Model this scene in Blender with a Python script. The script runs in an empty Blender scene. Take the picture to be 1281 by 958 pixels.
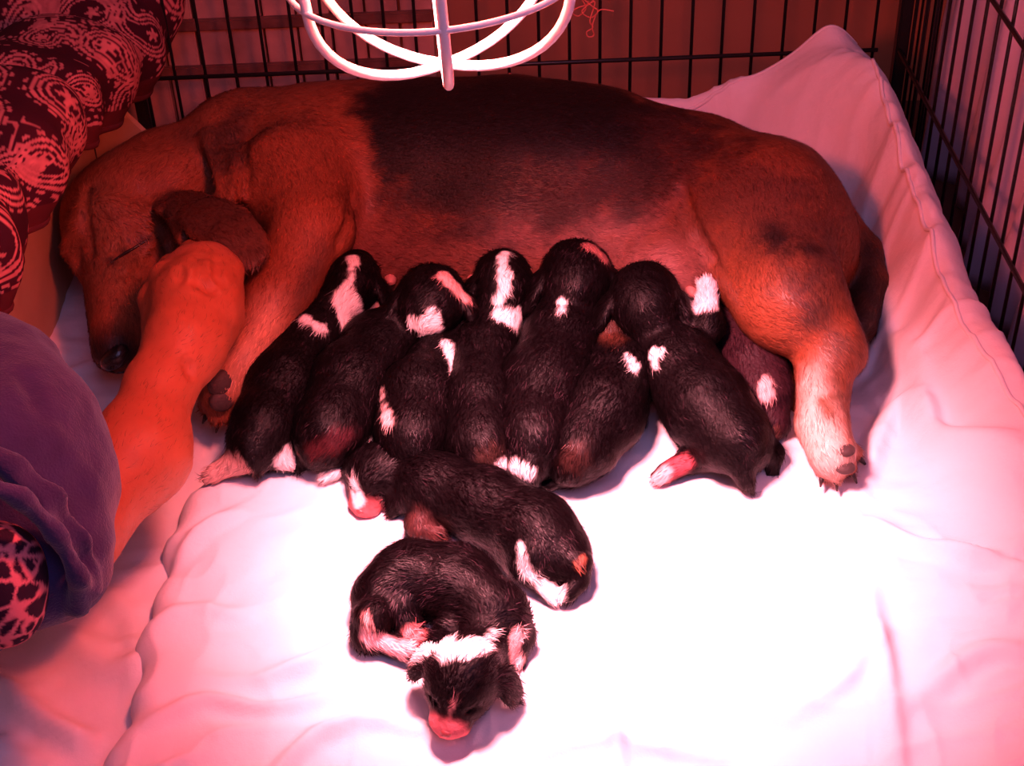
import bpy, math, random
import numpy as np
from mathutils import Vector, Matrix

SC = bpy.context.scene
COL = SC.collection
random.seed(7)
RNG = np.random.default_rng(11)

# ------------------------------------------------------------------ camera
FPX = 1923.0                                   # focal length in pixels of the 1281 x 958 frame
CAM = np.array([0.0, -0.985, 0.770])
PITCH, ROLL = math.radians(38.0), 0.040
FWD = np.array([0.0, math.cos(PITCH), -math.sin(PITCH)])
X0 = np.array([1.0, 0.0, 0.0])
U0 = np.cross(X0, FWD)
RGT = math.cos(ROLL) * X0 - math.sin(ROLL) * U0
UPV = math.sin(ROLL) * X0 + math.cos(ROLL) * U0
cd = bpy.data.cameras.new('camera')
cd.sensor_width = 36.0
cd.lens = FPX / 1281.0 * 36.0
cd.clip_start = 0.02
cam = bpy.data.objects.new('camera', cd)
COL.objects.link(cam)
cam.matrix_world = Matrix(((RGT[0], UPV[0], -FWD[0], CAM[0]),
                           (RGT[1], UPV[1], -FWD[1], CAM[1]),
                           (RGT[2], UPV[2], -FWD[2], CAM[2]),
                           (0, 0, 0, 1)))
SC.camera = cam

# ------------------------------------------------------------------ world, lights, exposure
SC.view_settings.view_transform = 'Standard'
SC.view_settings.look = 'None'
SC.view_settings.exposure = 0.0
SC.view_settings.gamma = 1.0
SC.view_settings.use_curve_mapping = False
wd = bpy.data.worlds.new('room_light')
SC.world = wd
wd.use_nodes = True
wd.node_tree.nodes['Background'].inputs[0].default_value = (1.0, 0.26, 0.30, 1)
wd.node_tree.nodes['Background'].inputs[1].default_value = 0.20
LIGHTS = dict(bulb=(1.0, 0.085, 0.055), bulb_w=9.8, beam=(1.0, 0.30, 0.36), beam_w=96.0,
              room=(0.50, 0.42, 1.0), room_w=6.8)
rl = bpy.data.lights.new('room_window_light', 'AREA')
rl.shape = 'RECTANGLE'; rl.size = 0.9; rl.size_y = 0.7
rl.energy = LIGHTS['room_w']; rl.color = LIGHTS['room']
ro = bpy.data.objects.new('room_window_light', rl)
COL.objects.link(ro)
ro.location = (0.28, -1.15, 1.50)
ro.rotation_euler = (Vector((0.30, 0.1, 0.0)) - Vector(ro.location)).to_track_quat('-Z', 'Y').to_euler()


# ------------------------------------------------------------------ helpers: pixels of the photo to places in the room
def ray(px, py):
    d = FWD * FPX + RGT * (px - 640.5) - UPV * (py - 479.0)
    return d / FPX                              # unit depth along the view axis


def P(px, py, z):
    d = ray(px, py)
    return CAM + d * ((z - CAM[2]) / d[2])


def PY(px, py, y):
    d = ray(px, py)
    return CAM + d * ((y - CAM[1]) / d[1])


def PX(px, py, x):
    d = ray(px, py)
    return CAM + d * ((x - CAM[0]) / d[0])


def PD(px, py, depth):
    return CAM + ray(px, py) * depth


def S(px, py, r, z=None, lift=0.0):
    """ball seen at px,py with a radius of r pixels; z None = it rests on the bedding"""
    zz = 0.03 if z is None else z
    for _ in range(6):
        c = P(px, py, zz)
        rr = r * np.dot(c - CAM, FWD) / FPX
        if z is not None:
            break
        zz = rr * 0.9 + lift
    return c, rr


def nrm(v):
    v = np.asarray(v, float)
    return v / (np.linalg.norm(v) + 1e-12)


# ------------------------------------------------------------------ helpers: noise
def _hash(i, j, k, seed):
    n = (i * 374761393 + j * 668265263 + k * 2147483647 + seed * 974634777) & 0xffffffff
    n = ((n ^ (n >> 13)) * 1274126177) & 0xffffffff
    return ((n ^ (n >> 16)) & 0xffff) / 65535.0


def vnoise(p, scale, seed=0):
    q = np.asarray(p, float) * scale
    i = np.floor(q).astype(np.int64)
    f = q - i
    f = f * f * (3 - 2 * f)
    out = 0
    for a in (0, 1):
        for b in (0, 1):
            for c in (0, 1):
                w = (f[..., 0] if a else 1 - f[..., 0]) * (f[..., 1] if b else 1 - f[..., 1]) * (f[..., 2] if c else 1 - f[..., 2])
                out = out + w * _hash(i[..., 0] + a, i[..., 1] + b, i[..., 2] + c, seed)
    return out * 2 - 1


def fbm(p, scale, seed=0, oct=3):
    o, a = 0, 1.0
    for k in range(oct):
        o = o + a * vnoise(p, scale * 2 ** k, seed + k)
        a *= 0.5
    return o


# ------------------------------------------------------------------ helpers: materials
def mat(name, rough=0.8, spec=0.3, color=None, attr=None, bump=None, var=0.0, var_scale=40, sheen=0.0, metallic=0.0, emit=None):
    m = bpy.data.materials.new(name)
    m.use_nodes = True
    nt = m.node_tree
    b = nt.nodes['Principled BSDF']
    b.inputs['Roughness'].default_value = rough
    b.inputs['Specular IOR Level'].default_value = spec
    b.inputs['Metallic'].default_value = metallic
    if sheen:
        b.inputs['Sheen Weight'].default_value = sheen
    src = None
    if attr:
        a = nt.nodes.new('ShaderNodeAttribute')
        a.attribute_name = attr
        src = a.outputs['Color']
    elif color is not None:
        c = nt.nodes.new('ShaderNodeRGB')
        c.outputs[0].default_value = (*color, 1)
        src = c.outputs[0]
    tc = nt.nodes.new('ShaderNodeTexCoord')
    if var > 0:
        n = nt.nodes.new('ShaderNodeTexNoise')
        n.inputs['Scale'].default_value = var_scale
        n.inputs['Detail'].default_value = 5
        nt.links.new(tc.outputs['Object'], n.inputs['Vector'])
        r = nt.nodes.new('ShaderNodeMapRange')
        r.inputs['From Min'].default_value = 0.25; r.inputs['From Max'].default_value = 0.75
        r.inputs['To Min'].default_value = 1 - var; r.inputs['To Max'].default_value = 1 + var
        nt.links.new(n.outputs['Fac'], r.inputs['Value'])
        mx = nt.nodes.new('ShaderNodeVectorMath')
        mx.operation = 'SCALE'
        nt.links.new(src, mx.inputs[0])
        nt.links.new(r.outputs['Result'], mx.inputs['Scale'])
        src = mx.outputs['Vector']
    nt.links.new(src, b.inputs['Base Color'])
    for (scale, strength, dist) in (bump or []):
        n = nt.nodes.new('ShaderNodeTexNoise')
        n.inputs['Scale'].default_value = scale
        n.inputs['Detail'].default_value = 4
        nt.links.new(tc.outputs['Object'], n.inputs['Vector'])
        bp = nt.nodes.new('ShaderNodeBump')
        bp.inputs['Strength'].default_value = strength
        bp.inputs['Distance'].default_value = dist
        nt.links.new(n.outputs['Fac'], bp.inputs['Height'])
        if b.inputs['Normal'].links:
            nt.links.new(b.inputs['Normal'].links[0].from_socket, bp.inputs['Normal'])
        nt.links.new(bp.outputs['Normal'], b.inputs['Normal'])
    if emit:
        b.inputs['Emission Color'].default_value = (*emit[0], 1)
        b.inputs['Emission Strength'].default_value = emit[1]
    return m


M = dict(
    coat=mat('dog_coat', 0.55, 0.25, attr='Col', bump=[(420, 0.35, 0.002)], var=0.12, var_scale=120),
    hair=mat('dog_hair', 0.42, 0.35, attr='Col'),
    puppy=mat('puppy_coat', 0.55, 0.12, attr='Col', bump=[(300, 0.5, 0.002)], var=0.2, var_scale=90),
    puppy_hair=mat('puppy_hair', 0.40, 0.10, attr='Col'),
    skin=mat('bare_skin', 0.55, 0.35, attr='Col', bump=[(260, 0.25, 0.0015), (700, 0.2, 0.0008)], var=0.08, var_scale=60),
    skin_hair=mat('arm_hair', 0.5, 0.3, color=(0.16, 0.06, 0.02)),
    nose=mat('wet_nose', 0.22, 0.6, color=(0.012, 0.008, 0.008), bump=[(600, 0.4, 0.001)]),
    pinknose=mat('pink_nose', 0.35, 0.5, color=(0.22, 0.045, 0.05), bump=[(600, 0.3, 0.001)]),
    pad=mat('paw_pad', 0.6, 0.3, color=(0.050, 0.034, 0.032), bump=[(500, 0.6, 0.001)]),
    claw=mat('claw_horn', 0.35, 0.5, color=(0.015, 0.01, 0.009), var=0.2),
    quilt=mat('white_quilt_cloth', 0.9, 0.15, color=(0.78, 0.74, 0.76), bump=[(900, 0.25, 0.0006), (110, 0.25, 0.003)], sheen=0.1),
    sheet=mat('white_sheet_cloth', 0.9, 0.15, color=(0.74, 0.68, 0.69), bump=[(900, 0.25, 0.0006), (70, 0.3, 0.004)]),
    wire=mat('black_wire', 0.38, 0.5, color=(0.010, 0.010, 0.011), bump=[(500, 0.2, 0.0006)]),
    guard=mat('white_enamel_wire', 0.35, 0.5, color=(0.82, 0.80, 0.82)),
    alu=mat('spun_aluminium', 0.28, 0.5, color=(0.75, 0.75, 0.76), metallic=1.0, var=0.06, var_scale=30),
    black=mat('black_plastic', 0.4, 0.4, color=(0.012, 0.012, 0.013)),
    bulb=mat('red_bulb_glass', 0.15, 0.5, color=(0.7, 0.05, 0.03), emit=((1.0, 0.25, 0.2), 25.0)),
    purple=mat('purple_fleece', 0.95, 0.1, color=(0.034, 0.026, 0.090), bump=[(700, 0.6, 0.0012), (90, 0.3, 0.004)], var=0.15, var_scale=60, sheen=0.25),
    print=mat('paisley_print', 0.85, 0.15, attr='Col', bump=[(900, 0.3, 0.0006)]),
    maroon=mat('maroon_hem', 0.85, 0.15, color=(0.085, 0.016, 0.020), bump=[(900, 0.3, 0.0006)]),
    card=mat('beige_board', 0.75, 0.2, color=(0.46, 0.30, 0.19), bump=[(60, 0.25, 0.003)], var=0.12, var_scale=14),
    plank=mat('worn_plank', 0.55, 0.35, color=(0.44, 0.25, 0.21), bump=[(50, 0.4, 0.003)], var=0.35, var_scale=18),
    batten=mat('dark_batten', 0.6, 0.3, color=(0.16, 0.07, 0.055), bump=[(80, 0.5, 0.003)], var=0.4, var_scale=50),
    wall=mat('brown_wall', 0.6, 0.3, color=(0.38, 0.17, 0.10), bump=[(40, 0.15, 0.002)], var=0.12, var_scale=8),
    floor=mat('brown_floor', 0.6, 0.3, color=(0.10, 0.055, 0.04), bump=[(40, 0.2, 0.002)], var=0.3, var_scale=12),
    curtain=mat('white_hanging_cloth', 0.9, 0.1, color=(0.62, 0.62, 0.82), bump=[(500, 0.25, 0.0008)]),
    thread=mat('red_thread', 0.7, 0.2, color=(0.75, 0.20, 0.14)),
    teat=mat('teat_skin', 0.5, 0.4, color=(0.50, 0.20, 0.18)),
)


# ------------------------------------------------------------------ helpers: objects and meshes
def link(o, parent=None):
    COL.objects.link(o)
    if parent is not None:
        o.parent = parent
        o.matrix_parent_inverse = Matrix.Translation(-Vector(parent.location))
    return o


def tag(o, label=None, cat=None, group=None, kind=None):
    if label: o['label'] = label
    if cat: o['category'] = cat
    if group: o['group'] = group
    if kind: o['kind'] = kind
    return o


def thing(name, loc, label, cat, group=None):
    o = bpy.data.objects.new(name, None)
    o.empty_display_size = 0.02
    o.location = tuple(float(v) for v in loc)
    COL.objects.link(o)
    return tag(o, label, cat, group)


def mesh_obj(name, verts, faces, m, parent=None, smooth=True, col=None):
    me = bpy.data.meshes.new(name)
    verts = np.asarray(verts, np.float32)
    if isinstance(faces, np.ndarray):
        n = faces.shape[1]
        me.vertices.add(len(verts))
        me.vertices.foreach_set('co', verts.ravel())
        me.loops.add(faces.size)
        me.loops.foreach_set('vertex_index', faces.ravel().astype(np.int32))
        me.polygons.add(len(faces))
        me.polygons.foreach_set('loop_start', np.arange(0, faces.size, n, dtype=np.int32))
        me.polygons.foreach_set('loop_total', np.full(len(faces), n, np.int32))
        me.update(calc_edges=True)
    else:
        me.from_pydata([tuple(map(float, v)) for v in verts], [], faces)
    me.materials.append(m)
    if smooth:
        me.polygons.foreach_set('use_smooth', np.ones(len(me.polygons), bool))
    if col is not None:
        a = me.color_attributes.new('Col', 'FLOAT_COLOR', 'POINT')
        c = np.ones((len(verts), 4), np.float32)
        c[:, :3] = col
        a.data.foreach_set('color', c.ravel())
    me.update()
    return link(bpy.data.objects.new(name, me), parent)


def tube_geo(pts, rad, seg=8, cap=True):
    pts = np.asarray(pts, float)
    n = len(pts)
    rad = np.full(n, rad) if np.isscalar(rad) else np.asarray(rad)
    V, F = [], []
    t = np.gradient(pts, axis=0)
    ref = np.array([0, 0, 1.0]) if abs(nrm(t[0])[2]) < 0.9 else np.array([1.0, 0, 0])
    u = nrm(np.cross(t[0], ref))
    for i in range(n):
        ti = nrm(t[i])
        u = nrm(u - ti * np.dot(u, ti))
        w = np.cross(ti, u)
        for s in range(seg):
            a = 2 * math.pi * s / seg
            V.append(pts[i] + rad[i] * (math.cos(a) * u + math.sin(a) * w))
    for i in range(n - 1):
        for s in range(seg):
            s2 = (s + 1) % seg
            F.append((i * seg + s, i * seg + s2, (i + 1) * seg + s2, (i + 1) * seg + s))
    if cap:
        F.append(tuple(range(seg - 1, -1, -1)))
        F.append(tuple((n - 1) * seg + s for s in range(seg)))
    return V, F


def tube(name, pts, rad, m, parent=None, seg=8):
    V, F = tube_geo(pts, rad, seg)
    return mesh_obj(name, V, F, m, parent)


def smooth_path(pts, n=40):
    """Catmull-Rom through points"""
    p = np.asarray(pts, float)
    p = np.vstack([2 * p[0] - p[1], p, 2 * p[-1] - p[-2]])
    out = []
    m = len(p) - 3
    for t in np.linspace(0, m - 1e-6, n):
        i = int(t); f = t - i
        a, b, c, d = p[i:i + 4]
        out.append(0.5 * ((2 * b) + (-a + c) * f + (2 * a - 5 * b + 4 * c - d) * f ** 2 + (-a + 3 * b - 3 * c + d) * f ** 3))
    return np.array(out)


def box_geo(lo, hi, bev=0.0):
    lo, hi = np.asarray(lo, float), np.asarray(hi, float)
    V, F = [], []
    if bev <= 0:
        for x in (0, 1):
            for y in (0, 1):
                for z in (0, 1):
                    V.append((hi[0] if x else lo[0], hi[1] if y else lo[1], hi[2] if z else lo[2]))
        F = [(0, 1, 3, 2), (4, 6, 7, 5), (0, 4, 5, 1), (2, 3, 7, 6), (0, 2, 6, 4), (1, 5, 7, 3)]
        return V, F
    import bmesh
    bm = bmesh.new()
    bmesh.ops.create_cube(bm, size=1)
    for v in bm.verts:
        v.co = Vector(tuple((lo + hi) / 2 + np.array(v.co) * (hi - lo)))
    bmesh.ops.bevel(bm, geom=bm.edges[:], offset=bev, segments=2, affect='EDGES')
    bm.verts.index_update()
    V = [tuple(v.co) for v in bm.verts]
    F = [tuple(v.index for v in f.verts) for f in bm.faces]
    bm.free()
    return V, F


# ------------------------------------------------------------------ helpers: soft bodies as one continuous surface
def rc(a, b, k=0.012, op='+'):
    """tapered limb between two balls (centre, radius)"""
    return dict(t='rc', a=np.array(a[0], float), b=np.array(b[0], float), ra=float(a[1]), rb=float(b[1]), k=k, op=op,
                dir=nrm(np.array(b[0]) - np.array(a[0])))


def el(c, rad, ax=None, k=0.01, op='+', flow=None):
    """ellipsoid, ax = 3x3 rows of its axes"""
    ax = np.eye(3) if ax is None else np.array(ax, float)
    return dict(t='el', c=np.array(c, float), r=np.array(rad, float), ax=ax, k=k, op=op,
                dir=nrm(ax[0] if flow is None else flow))


def dist(pr, p):
    if pr['t'] == 'rc':
        a, b, ra, rb = pr['a'], pr['b'], pr['ra'], pr['rb']
        ba = b - a
        h = np.clip(((p - a) @ ba) / max(ba @ ba, 1e-9), 0, 1)
        return np.linalg.norm(p - a - h[..., None] * ba, axis=-1) - (ra + (rb - ra) * h)
    if pr['t'] == 'balls':
        return np.min([np.linalg.norm(p - c, axis=-1) - r for c, r in pr['b']], axis=0)
    q = (p - pr['c']) @ pr['ax'].T
    k0 = np.linalg.norm(q / pr['r'], axis=-1)
    k1 = np.linalg.norm(q / pr['r'] ** 2, axis=-1)
    return k0 * (k0 - 1) / np.maximum(k1, 1e-6)


def bounds(pr):
    if pr['t'] == 'rc':
        return (np.minimum(pr['a'] - pr['ra'], pr['b'] - pr['rb']), np.maximum(pr['a'] + pr['ra'], pr['b'] + pr['rb']))
    m = pr['r'].max()
    return pr['c'] - m, pr['c'] + m


def soft_body(prims, h):
    los, his = zip(*[bounds(p) for p in prims if p['op'] == '+'])
    lo = np.min(los, axis=0) - 4 * h
    hi = np.max(his, axis=0) + 4 * h
    n = np.ceil((hi - lo) / h).astype(int) + 1
    g = np.full(tuple(n), 0.05, np.float64)
    axs = [lo[i] + h * np.arange(n[i]) for i in range(3)]
    for p in prims:
        a, b = bounds(p)
        mg = p['k'] + 4 * h
        i0 = np.maximum(((a - mg - lo) / h).astype(int), 0)
        i1 = np.minimum(((b + mg - lo) / h).astype(int) + 2, n)
        sl = tuple(slice(i0[i], i1[i]) for i in range(3))
        pts = np.stack(np.meshgrid(axs[0][sl[0]], axs[1][sl[1]], axs[2][sl[2]], indexing='ij'), -1)
        if pts.size == 0:
            continue
        d = dist(p, pts)
        e = g[sl]
        k = max(p['k'], 1e-5)
        if p['op'] == '+':
            hh = np.maximum(k - np.abs(e - d), 0) / k
            g[sl] = np.minimum(e, d) - hh * hh * k * 0.25
        else:
            d = -d
            hh = np.maximum(k - np.abs(e - d), 0) / k
            g[sl] = np.maximum(e, d) + hh * hh * k * 0.25
    return nets(g, lo, h)


def nets(g, lo, h):
    s = g < 0
    nx, ny, nz = g.shape
    corners = [(a, b, c) for a in (0, 1) for b in (0, 1) for c in (0, 1)]
    view = {c: g[c[0]:nx - 1 + c[0], c[1]:ny - 1 + c[1], c[2]:nz - 1 + c[2]] for c in corners}
    cnt = sum((view[c] < 0).astype(np.int8) for c in corners)
    act = (cnt > 0) & (cnt < 8)
    I = np.argwhere(act)
    val = {c: view[c][act] for c in corners}
    acc = np.zeros((len(I), 3)); num = np.zeros(len(I))
    for ci in range(8):
        for cj in range(ci + 1, 8):
            a, b = corners[ci], corners[cj]
            if sum(x != y for x, y in zip(a, b)) != 1:
                continue
            va, vb = val[a], val[b]
            m = (va < 0) != (vb < 0)
            t = np.where(m, va / np.where(np.abs(va - vb) < 1e-12, 1, va - vb), 0)
            pt = np.array(a) + t[:, None] * (np.array(b) - np.array(a))
            acc += pt * m[:, None]; num += m
    V = lo + h * (I + acc / num[:, None])
    idx = -np.ones(act.shape, np.int64)
    idx[act] = np.arange(len(I))
    F = []
    for ax in range(3):
        o1, o2 = (ax + 1) % 3, (ax + 2) % 3
        a = [slice(None)] * 3; b = [slice(None)] * 3
        a[ax] = slice(0, -1); b[ax] = slice(1, None)
        sa, sb = s[tuple(a)], s[tuple(b)]
        E = np.argwhere(sa != sb)
        E = E[(E[:, o1] > 0) & (E[:, o2] > 0) & (E[:, o1] < g.shape[o1] - 1) & (E[:, o2] < g.shape[o2] - 1)]
        def at(d1, d2):
            q = E.copy(); q[:, o1] -= d1; q[:, o2] -= d2
            return idx[q[:, 0], q[:, 1], q[:, 2]]
        quad = np.stack([at(1, 1), at(0, 1), at(0, 0), at(1, 0)], 1)
        flip = ~sa[E[:, 0], E[:, 1], E[:, 2]]
        quad[flip] = quad[flip][:, ::-1]
        F.append(quad)
    F = np.vstack(F)
    F = F[(F >= 0).all(1)]
    return V, F


def vnormals(V, F):
    n = np.cross(V[F[:, 2]] - V[F[:, 0]], V[F[:, 3]] - V[F[:, 1]])
    N = np.zeros_like(V)
    for i in range(4):
        np.add.at(N, F[:, i], n)
    return N / (np.linalg.norm(N, axis=1, keepdims=True) + 1e-12)


def flow_of(V, prims, soft=0.006):
    W = np.zeros(len(V)); D = np.zeros_like(V)
    for p in prims:
        if p['op'] != '+':
            continue
        w = np.exp(-np.clip(dist(p, V), -0.01, 0.2) / soft)
        W += w; D += w[:, None] * p['dir']
    return D / W[:, None]


def paint(V, base, marks, seed=3):
    """marks: (shape, colour, softness, ragged edge) laid over each other; colours of the coat itself"""
    C = np.tile(np.array(base, float), (len(V), 1))
    for (pr, colr, soft, rag) in marks:
        d = dist(pr, V) + rag * fbm(V, 60, seed, 3) + rag * 0.6 * vnoise(V, 300, seed + 9)
        w = np.clip(0.5 - d / soft, 0, 1)
        w = (w * w * (3 - 2 * w))[:, None]
        C = C * (1 - w) + np.array(colr) * w
    return C


def hit(V, px, py):
    """the point of a body's surface that lies under a spot of the photo"""
    d = ray(px, py); dl = np.linalg.norm(d); d = d / dl
    q = V - CAM
    t = q @ d
    off = np.linalg.norm(q - t[:, None] * d, axis=1)
    lim = max(.004, off.min() * 1.2)
    m = np.where(off < lim)[0]
    return V[m[np.argmin(t[m])]]


def spots(V, pts, step=6):
    """row of balls (px, py, r) laid on the surface"""
    out = []
    for i in range(max(len(pts) - 1, 1)):
        a = np.array(pts[i][:3], float); b = np.array(pts[min(i + 1, len(pts) - 1)][:3], float)
        n = max(int(np.linalg.norm(b[:2] - a[:2]) / step), 1)
        for t in np.linspace(0, 1, n + 1):
            x, y, r = a + (b - a) * t
            c = hit(V, x, y)
            out.append((c, r * np.dot(c - CAM, FWD) / FPX))
    return dict(t='balls', b=out)


def fur(name, V, F, N, flow, C, count, length, width, lift, m, parent, wild=0.35, seed=1, bright=1.0, keep=None, lowest=None, glint=.0):
    r = np.random.default_rng(seed)
    tri = np.vstack([F[:, [0, 1, 2]], F[:, [0, 2, 3]]])
    ar = np.linalg.norm(np.cross(V[tri[:, 1]] - V[tri[:, 0]], V[tri[:, 2]] - V[tri[:, 0]]), axis=1)
    t = r.choice(len(tri), count, p=ar / ar.sum())
    u, v = r.random(count), r.random(count)
    fl = u + v > 1
    u[fl], v[fl] = 1 - u[fl], 1 - v[fl]
    w = np.stack([1 - u - v, u, v], 1)[..., None]
    ix = tri[t]
    p = (V[ix] * w).sum(1); n = (N[ix] * w).sum(1); d = (flow[ix] * w).sum(1); c = (C[ix] * w).sum(1)
    n /= np.linalg.norm(n, axis=1, keepdims=True) + 1e-9
    ok = np.ones(count, bool)
    if lowest is not None:
        ok &= p[:, 2] > lowest
    if keep is not None:
        ok &= keep(p)
    p, n, d, c = p[ok], n[ok], d[ok], c[ok]
    k = len(p)
    turn = np.stack([vnoise(p, 55, seed + i) for i in range(3)], 1) * wild
    d = d + turn + r.normal(0, 0.10, (k, 3))
    d -= n * (d * n).sum(1, keepdims=True)
    d /= np.linalg.norm(d, axis=1, keepdims=True) + 1e-9
    side = np.cross(n, d)
    L = length * r.uniform(0.6, 1.25, (k, 1)); Wd = width * r.uniform(0.7, 1.3, (k, 1))
    lf = lift * r.uniform(0.4, 1.3, (k, 1))
    curl = side * L * r.normal(0, 0.10, (k, 1))
    b = p - n * width * 0.5
    p1 = b + d * L * 0.5 + n * lf * 1.0 + curl
    p2 = b + d * L + n * lf * 0.9 + curl * 2.2
    VV = np.stack([b - side * Wd * .5, b + side * Wd * .5, p1 - side * Wd * .4, p1 + side * Wd * .4, p2], 1).reshape(-1, 3)
    o = np.arange(k)[:, None] * 5
    TT = np.vstack([o + np.array([[0, 1, 3]]), o + np.array([[0, 3, 2]]), o + np.array([[2, 3, 4]])])
    cc = c * r.uniform(0.45, 1.6, (k, 1)) * bright
    if glint:  # streaky highlights painted into the colour of some dark strands
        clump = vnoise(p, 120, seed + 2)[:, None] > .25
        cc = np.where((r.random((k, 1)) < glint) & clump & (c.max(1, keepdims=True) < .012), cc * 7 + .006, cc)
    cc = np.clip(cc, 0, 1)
    return tag(mesh_obj(name, VV, TT, m, parent, True, np.repeat(cc, 5, axis=0)), kind='stuff')


# ------------------------------------------------------------------ the bedding surface
def tps(ctrl):
    A = np.array(ctrl, float)
    X, z = A[:, :2], A[:, 2]
    n = len(X)
    def ker(r):
        return np.where(r > 1e-9, r * r * np.log(np.maximum(r, 1e-9)), 0)
    K = ker(np.linalg.norm(X[:, None] - X[None], axis=-1)) + np.eye(n) * 2e-5
    Q = np.hstack([np.ones((n, 1)), X])
    L = np.block([[K, Q], [Q.T, np.zeros((3, 3))]])
    s = np.linalg.solve(L, np.concatenate([z, np.zeros(3)]))
    def f(x, y):
        p = np.stack([np.ravel(x), np.ravel(y)], 1)
        r = np.linalg.norm(p[:, None] - X[None], axis=-1)
        return (ker(r) @ s[:n] + s[n] + p @ s[n + 1:]).reshape(np.shape(x))
    return f


qc = []
for (px, py, z) in [
    (300, 620, 0), (300, 760, 0), (260, 900, 0), (420, 560, 0), (420, 700, 0), (420, 850, 0), (420, 958, 0), (560, 500, 0), (560, 640, 0),
    (560, 780, 0), (560, 930, 0), (700, 450, 0), (700, 600, 0), (700, 750, 0), (700, 930, 0), (850, 480, 0), (850, 620, 0), (850, 780, 0),
    (850, 940, 0), (980, 500, 0), (980, 640, 0), (980, 800, 0), (980, 950, 0), (1060, 540, .003), (1060, 700, .004), (1080, 850, .004),
    (1150, 600, .018), (1150, 760, .012), (1180, 900, .010), (1270, 640, .040), (1270, 780, .028), (1270, 940, .02),
    (960, 140, .075), (1045, 170, .085), (1075, 225, .062), (1095, 280, .052), (1108, 340, .040), (1125, 420, .030), (1120, 500, .014), (1190, 520, .040),
    (600, 300, -.012), (400, 300, -.012), (800, 300, -.012), (950, 320, -.010), (300, 300, -.010), (700, 200, 0.0), (860, 190, .02)]:
    q = P(px, py, z)
    qc.append((q[0], q[1], z))
SEAM = [PX(a, b, x) for a, b, x in [(1092, 72, .332), (1113, 140, .334), (1130, 200, .335), (1165, 300, .336), (1200, 400, .338), (1240, 460, .348), (1290, 530, .362)]]
EDGE = [PX(a, b, x) for a, b, x in [(1106, 96, .360), (1150, 200, .362), (1190, 290, .364), (1225, 370, .366), (1284, 468, .372)]]
BACK = [PY(a, b, .345) for a, b in [(1060, 36), (1035, 22), (1000, 48), (950, 76), (900, 90), (850, 97), (740, 108), (1085, 62)]]
for q in list(smooth_path(SEAM, 15)) + list(smooth_path(sorted(BACK, key=lambda t: t[0]), 15)):
    qc.append(tuple(q))
for q in smooth_path(EDGE, 14):
    qc.append((q[0], q[1], q[2] + .004))
    qc.append((q[0] + .03, q[1], q[2] - .02))
for (x, y, z) in [(-.35, .33, .05), (-.2, .33, .06), (0, .345, .075), (.2, -.55, 0), (-.2, -.55, 0), (.45, -.5, .03)]:
    qc.append((x, y, z))
BEDZ = tps(qc)
RIDGES = []
for (pts, amp, wid) in [
    ([(1085, 655), (1150, 685), (1290, 712)], .007, .008), ([(1088, 740), (1108, 850), (1120, 980)], .006, .010),
    ([(1075, 620), (1120, 520), (1200, 488), (1300, 560)], .010, .012), ([(1060, 480), (1110, 420), (1180, 440)], .007, .010),
    ([(1140, 880), (1220, 820), (1300, 810)], .006, .012), ([(330, 980), (400, 925), (470, 905), (560, 925)], .007, .009),
    ([(330, 850), (390, 835), (440, 800)], .006, .010), ([(190, 905), (260, 880), (340, 890), (420, 870)], .006, .008),
    ([(215, 700), (260, 660), (300, 640)], .006, .009), ([(185, 780), (240, 760), (310, 770)], .004, .009),
    ([(640, 960), (740, 935), (900, 950)], .006, .008), ([(770, 905), (860, 880), (980, 905)], .005, .011),
    ([(780, 980), (765, 900), (775, 850)], .006, .008), ([(1000, 890), (1060, 850), (1100, 790)], .005, .010),
    ([(930, 110), (960, 160), (1000, 190)], .004, .008), ([(880, 112), (900, 140), (930, 165)], .004, .006),
    ([(1010, 210), (1070, 190), (1130, 205)], .003, .007), ([(1060, 260), (1110, 240), (1150, 262)], .003, .006),
    ([(1080, 330), (1130, 300), (1172, 318)], .003, .006), ([(1100, 390), (1150, 360), (1195, 385)], .004, .007)]:
    w = np.array([P(a, b, float(BEDZ(*P(a, b, .02)[:2]))) for a, b in pts])
    RIDGES.append((smooth_path(w, 24), amp, wid * .75))


def ridge_height(x, y):
    out = np.zeros(np.shape(x))
    p = np.stack([x, y], -1)
    for (path, amp, wid) in RIDGES:
        best = np.full(np.shape(x), 9.0); tt = np.zeros(np.shape(x))
        for i in range(len(path) - 1):
            a, b = path[i, :2], path[i + 1, :2]
            ba = b - a
            h = np.clip(((p - a) @ ba) / max(ba @ ba, 1e-9), 0, 1)
            d = np.linalg.norm(p - a - h[..., None] * ba, axis=-1)
            m = d < best
            best = np.where(m, d, best); tt = np.where(m, (i + h) / (len(path) - 1), tt)
        out = out + amp * np.exp(-(best / wid) ** 2) * np.sin(np.pi * np.clip(tt * 0.9 + 0.05, 0, 1)) ** 0.6
    return out


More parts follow.
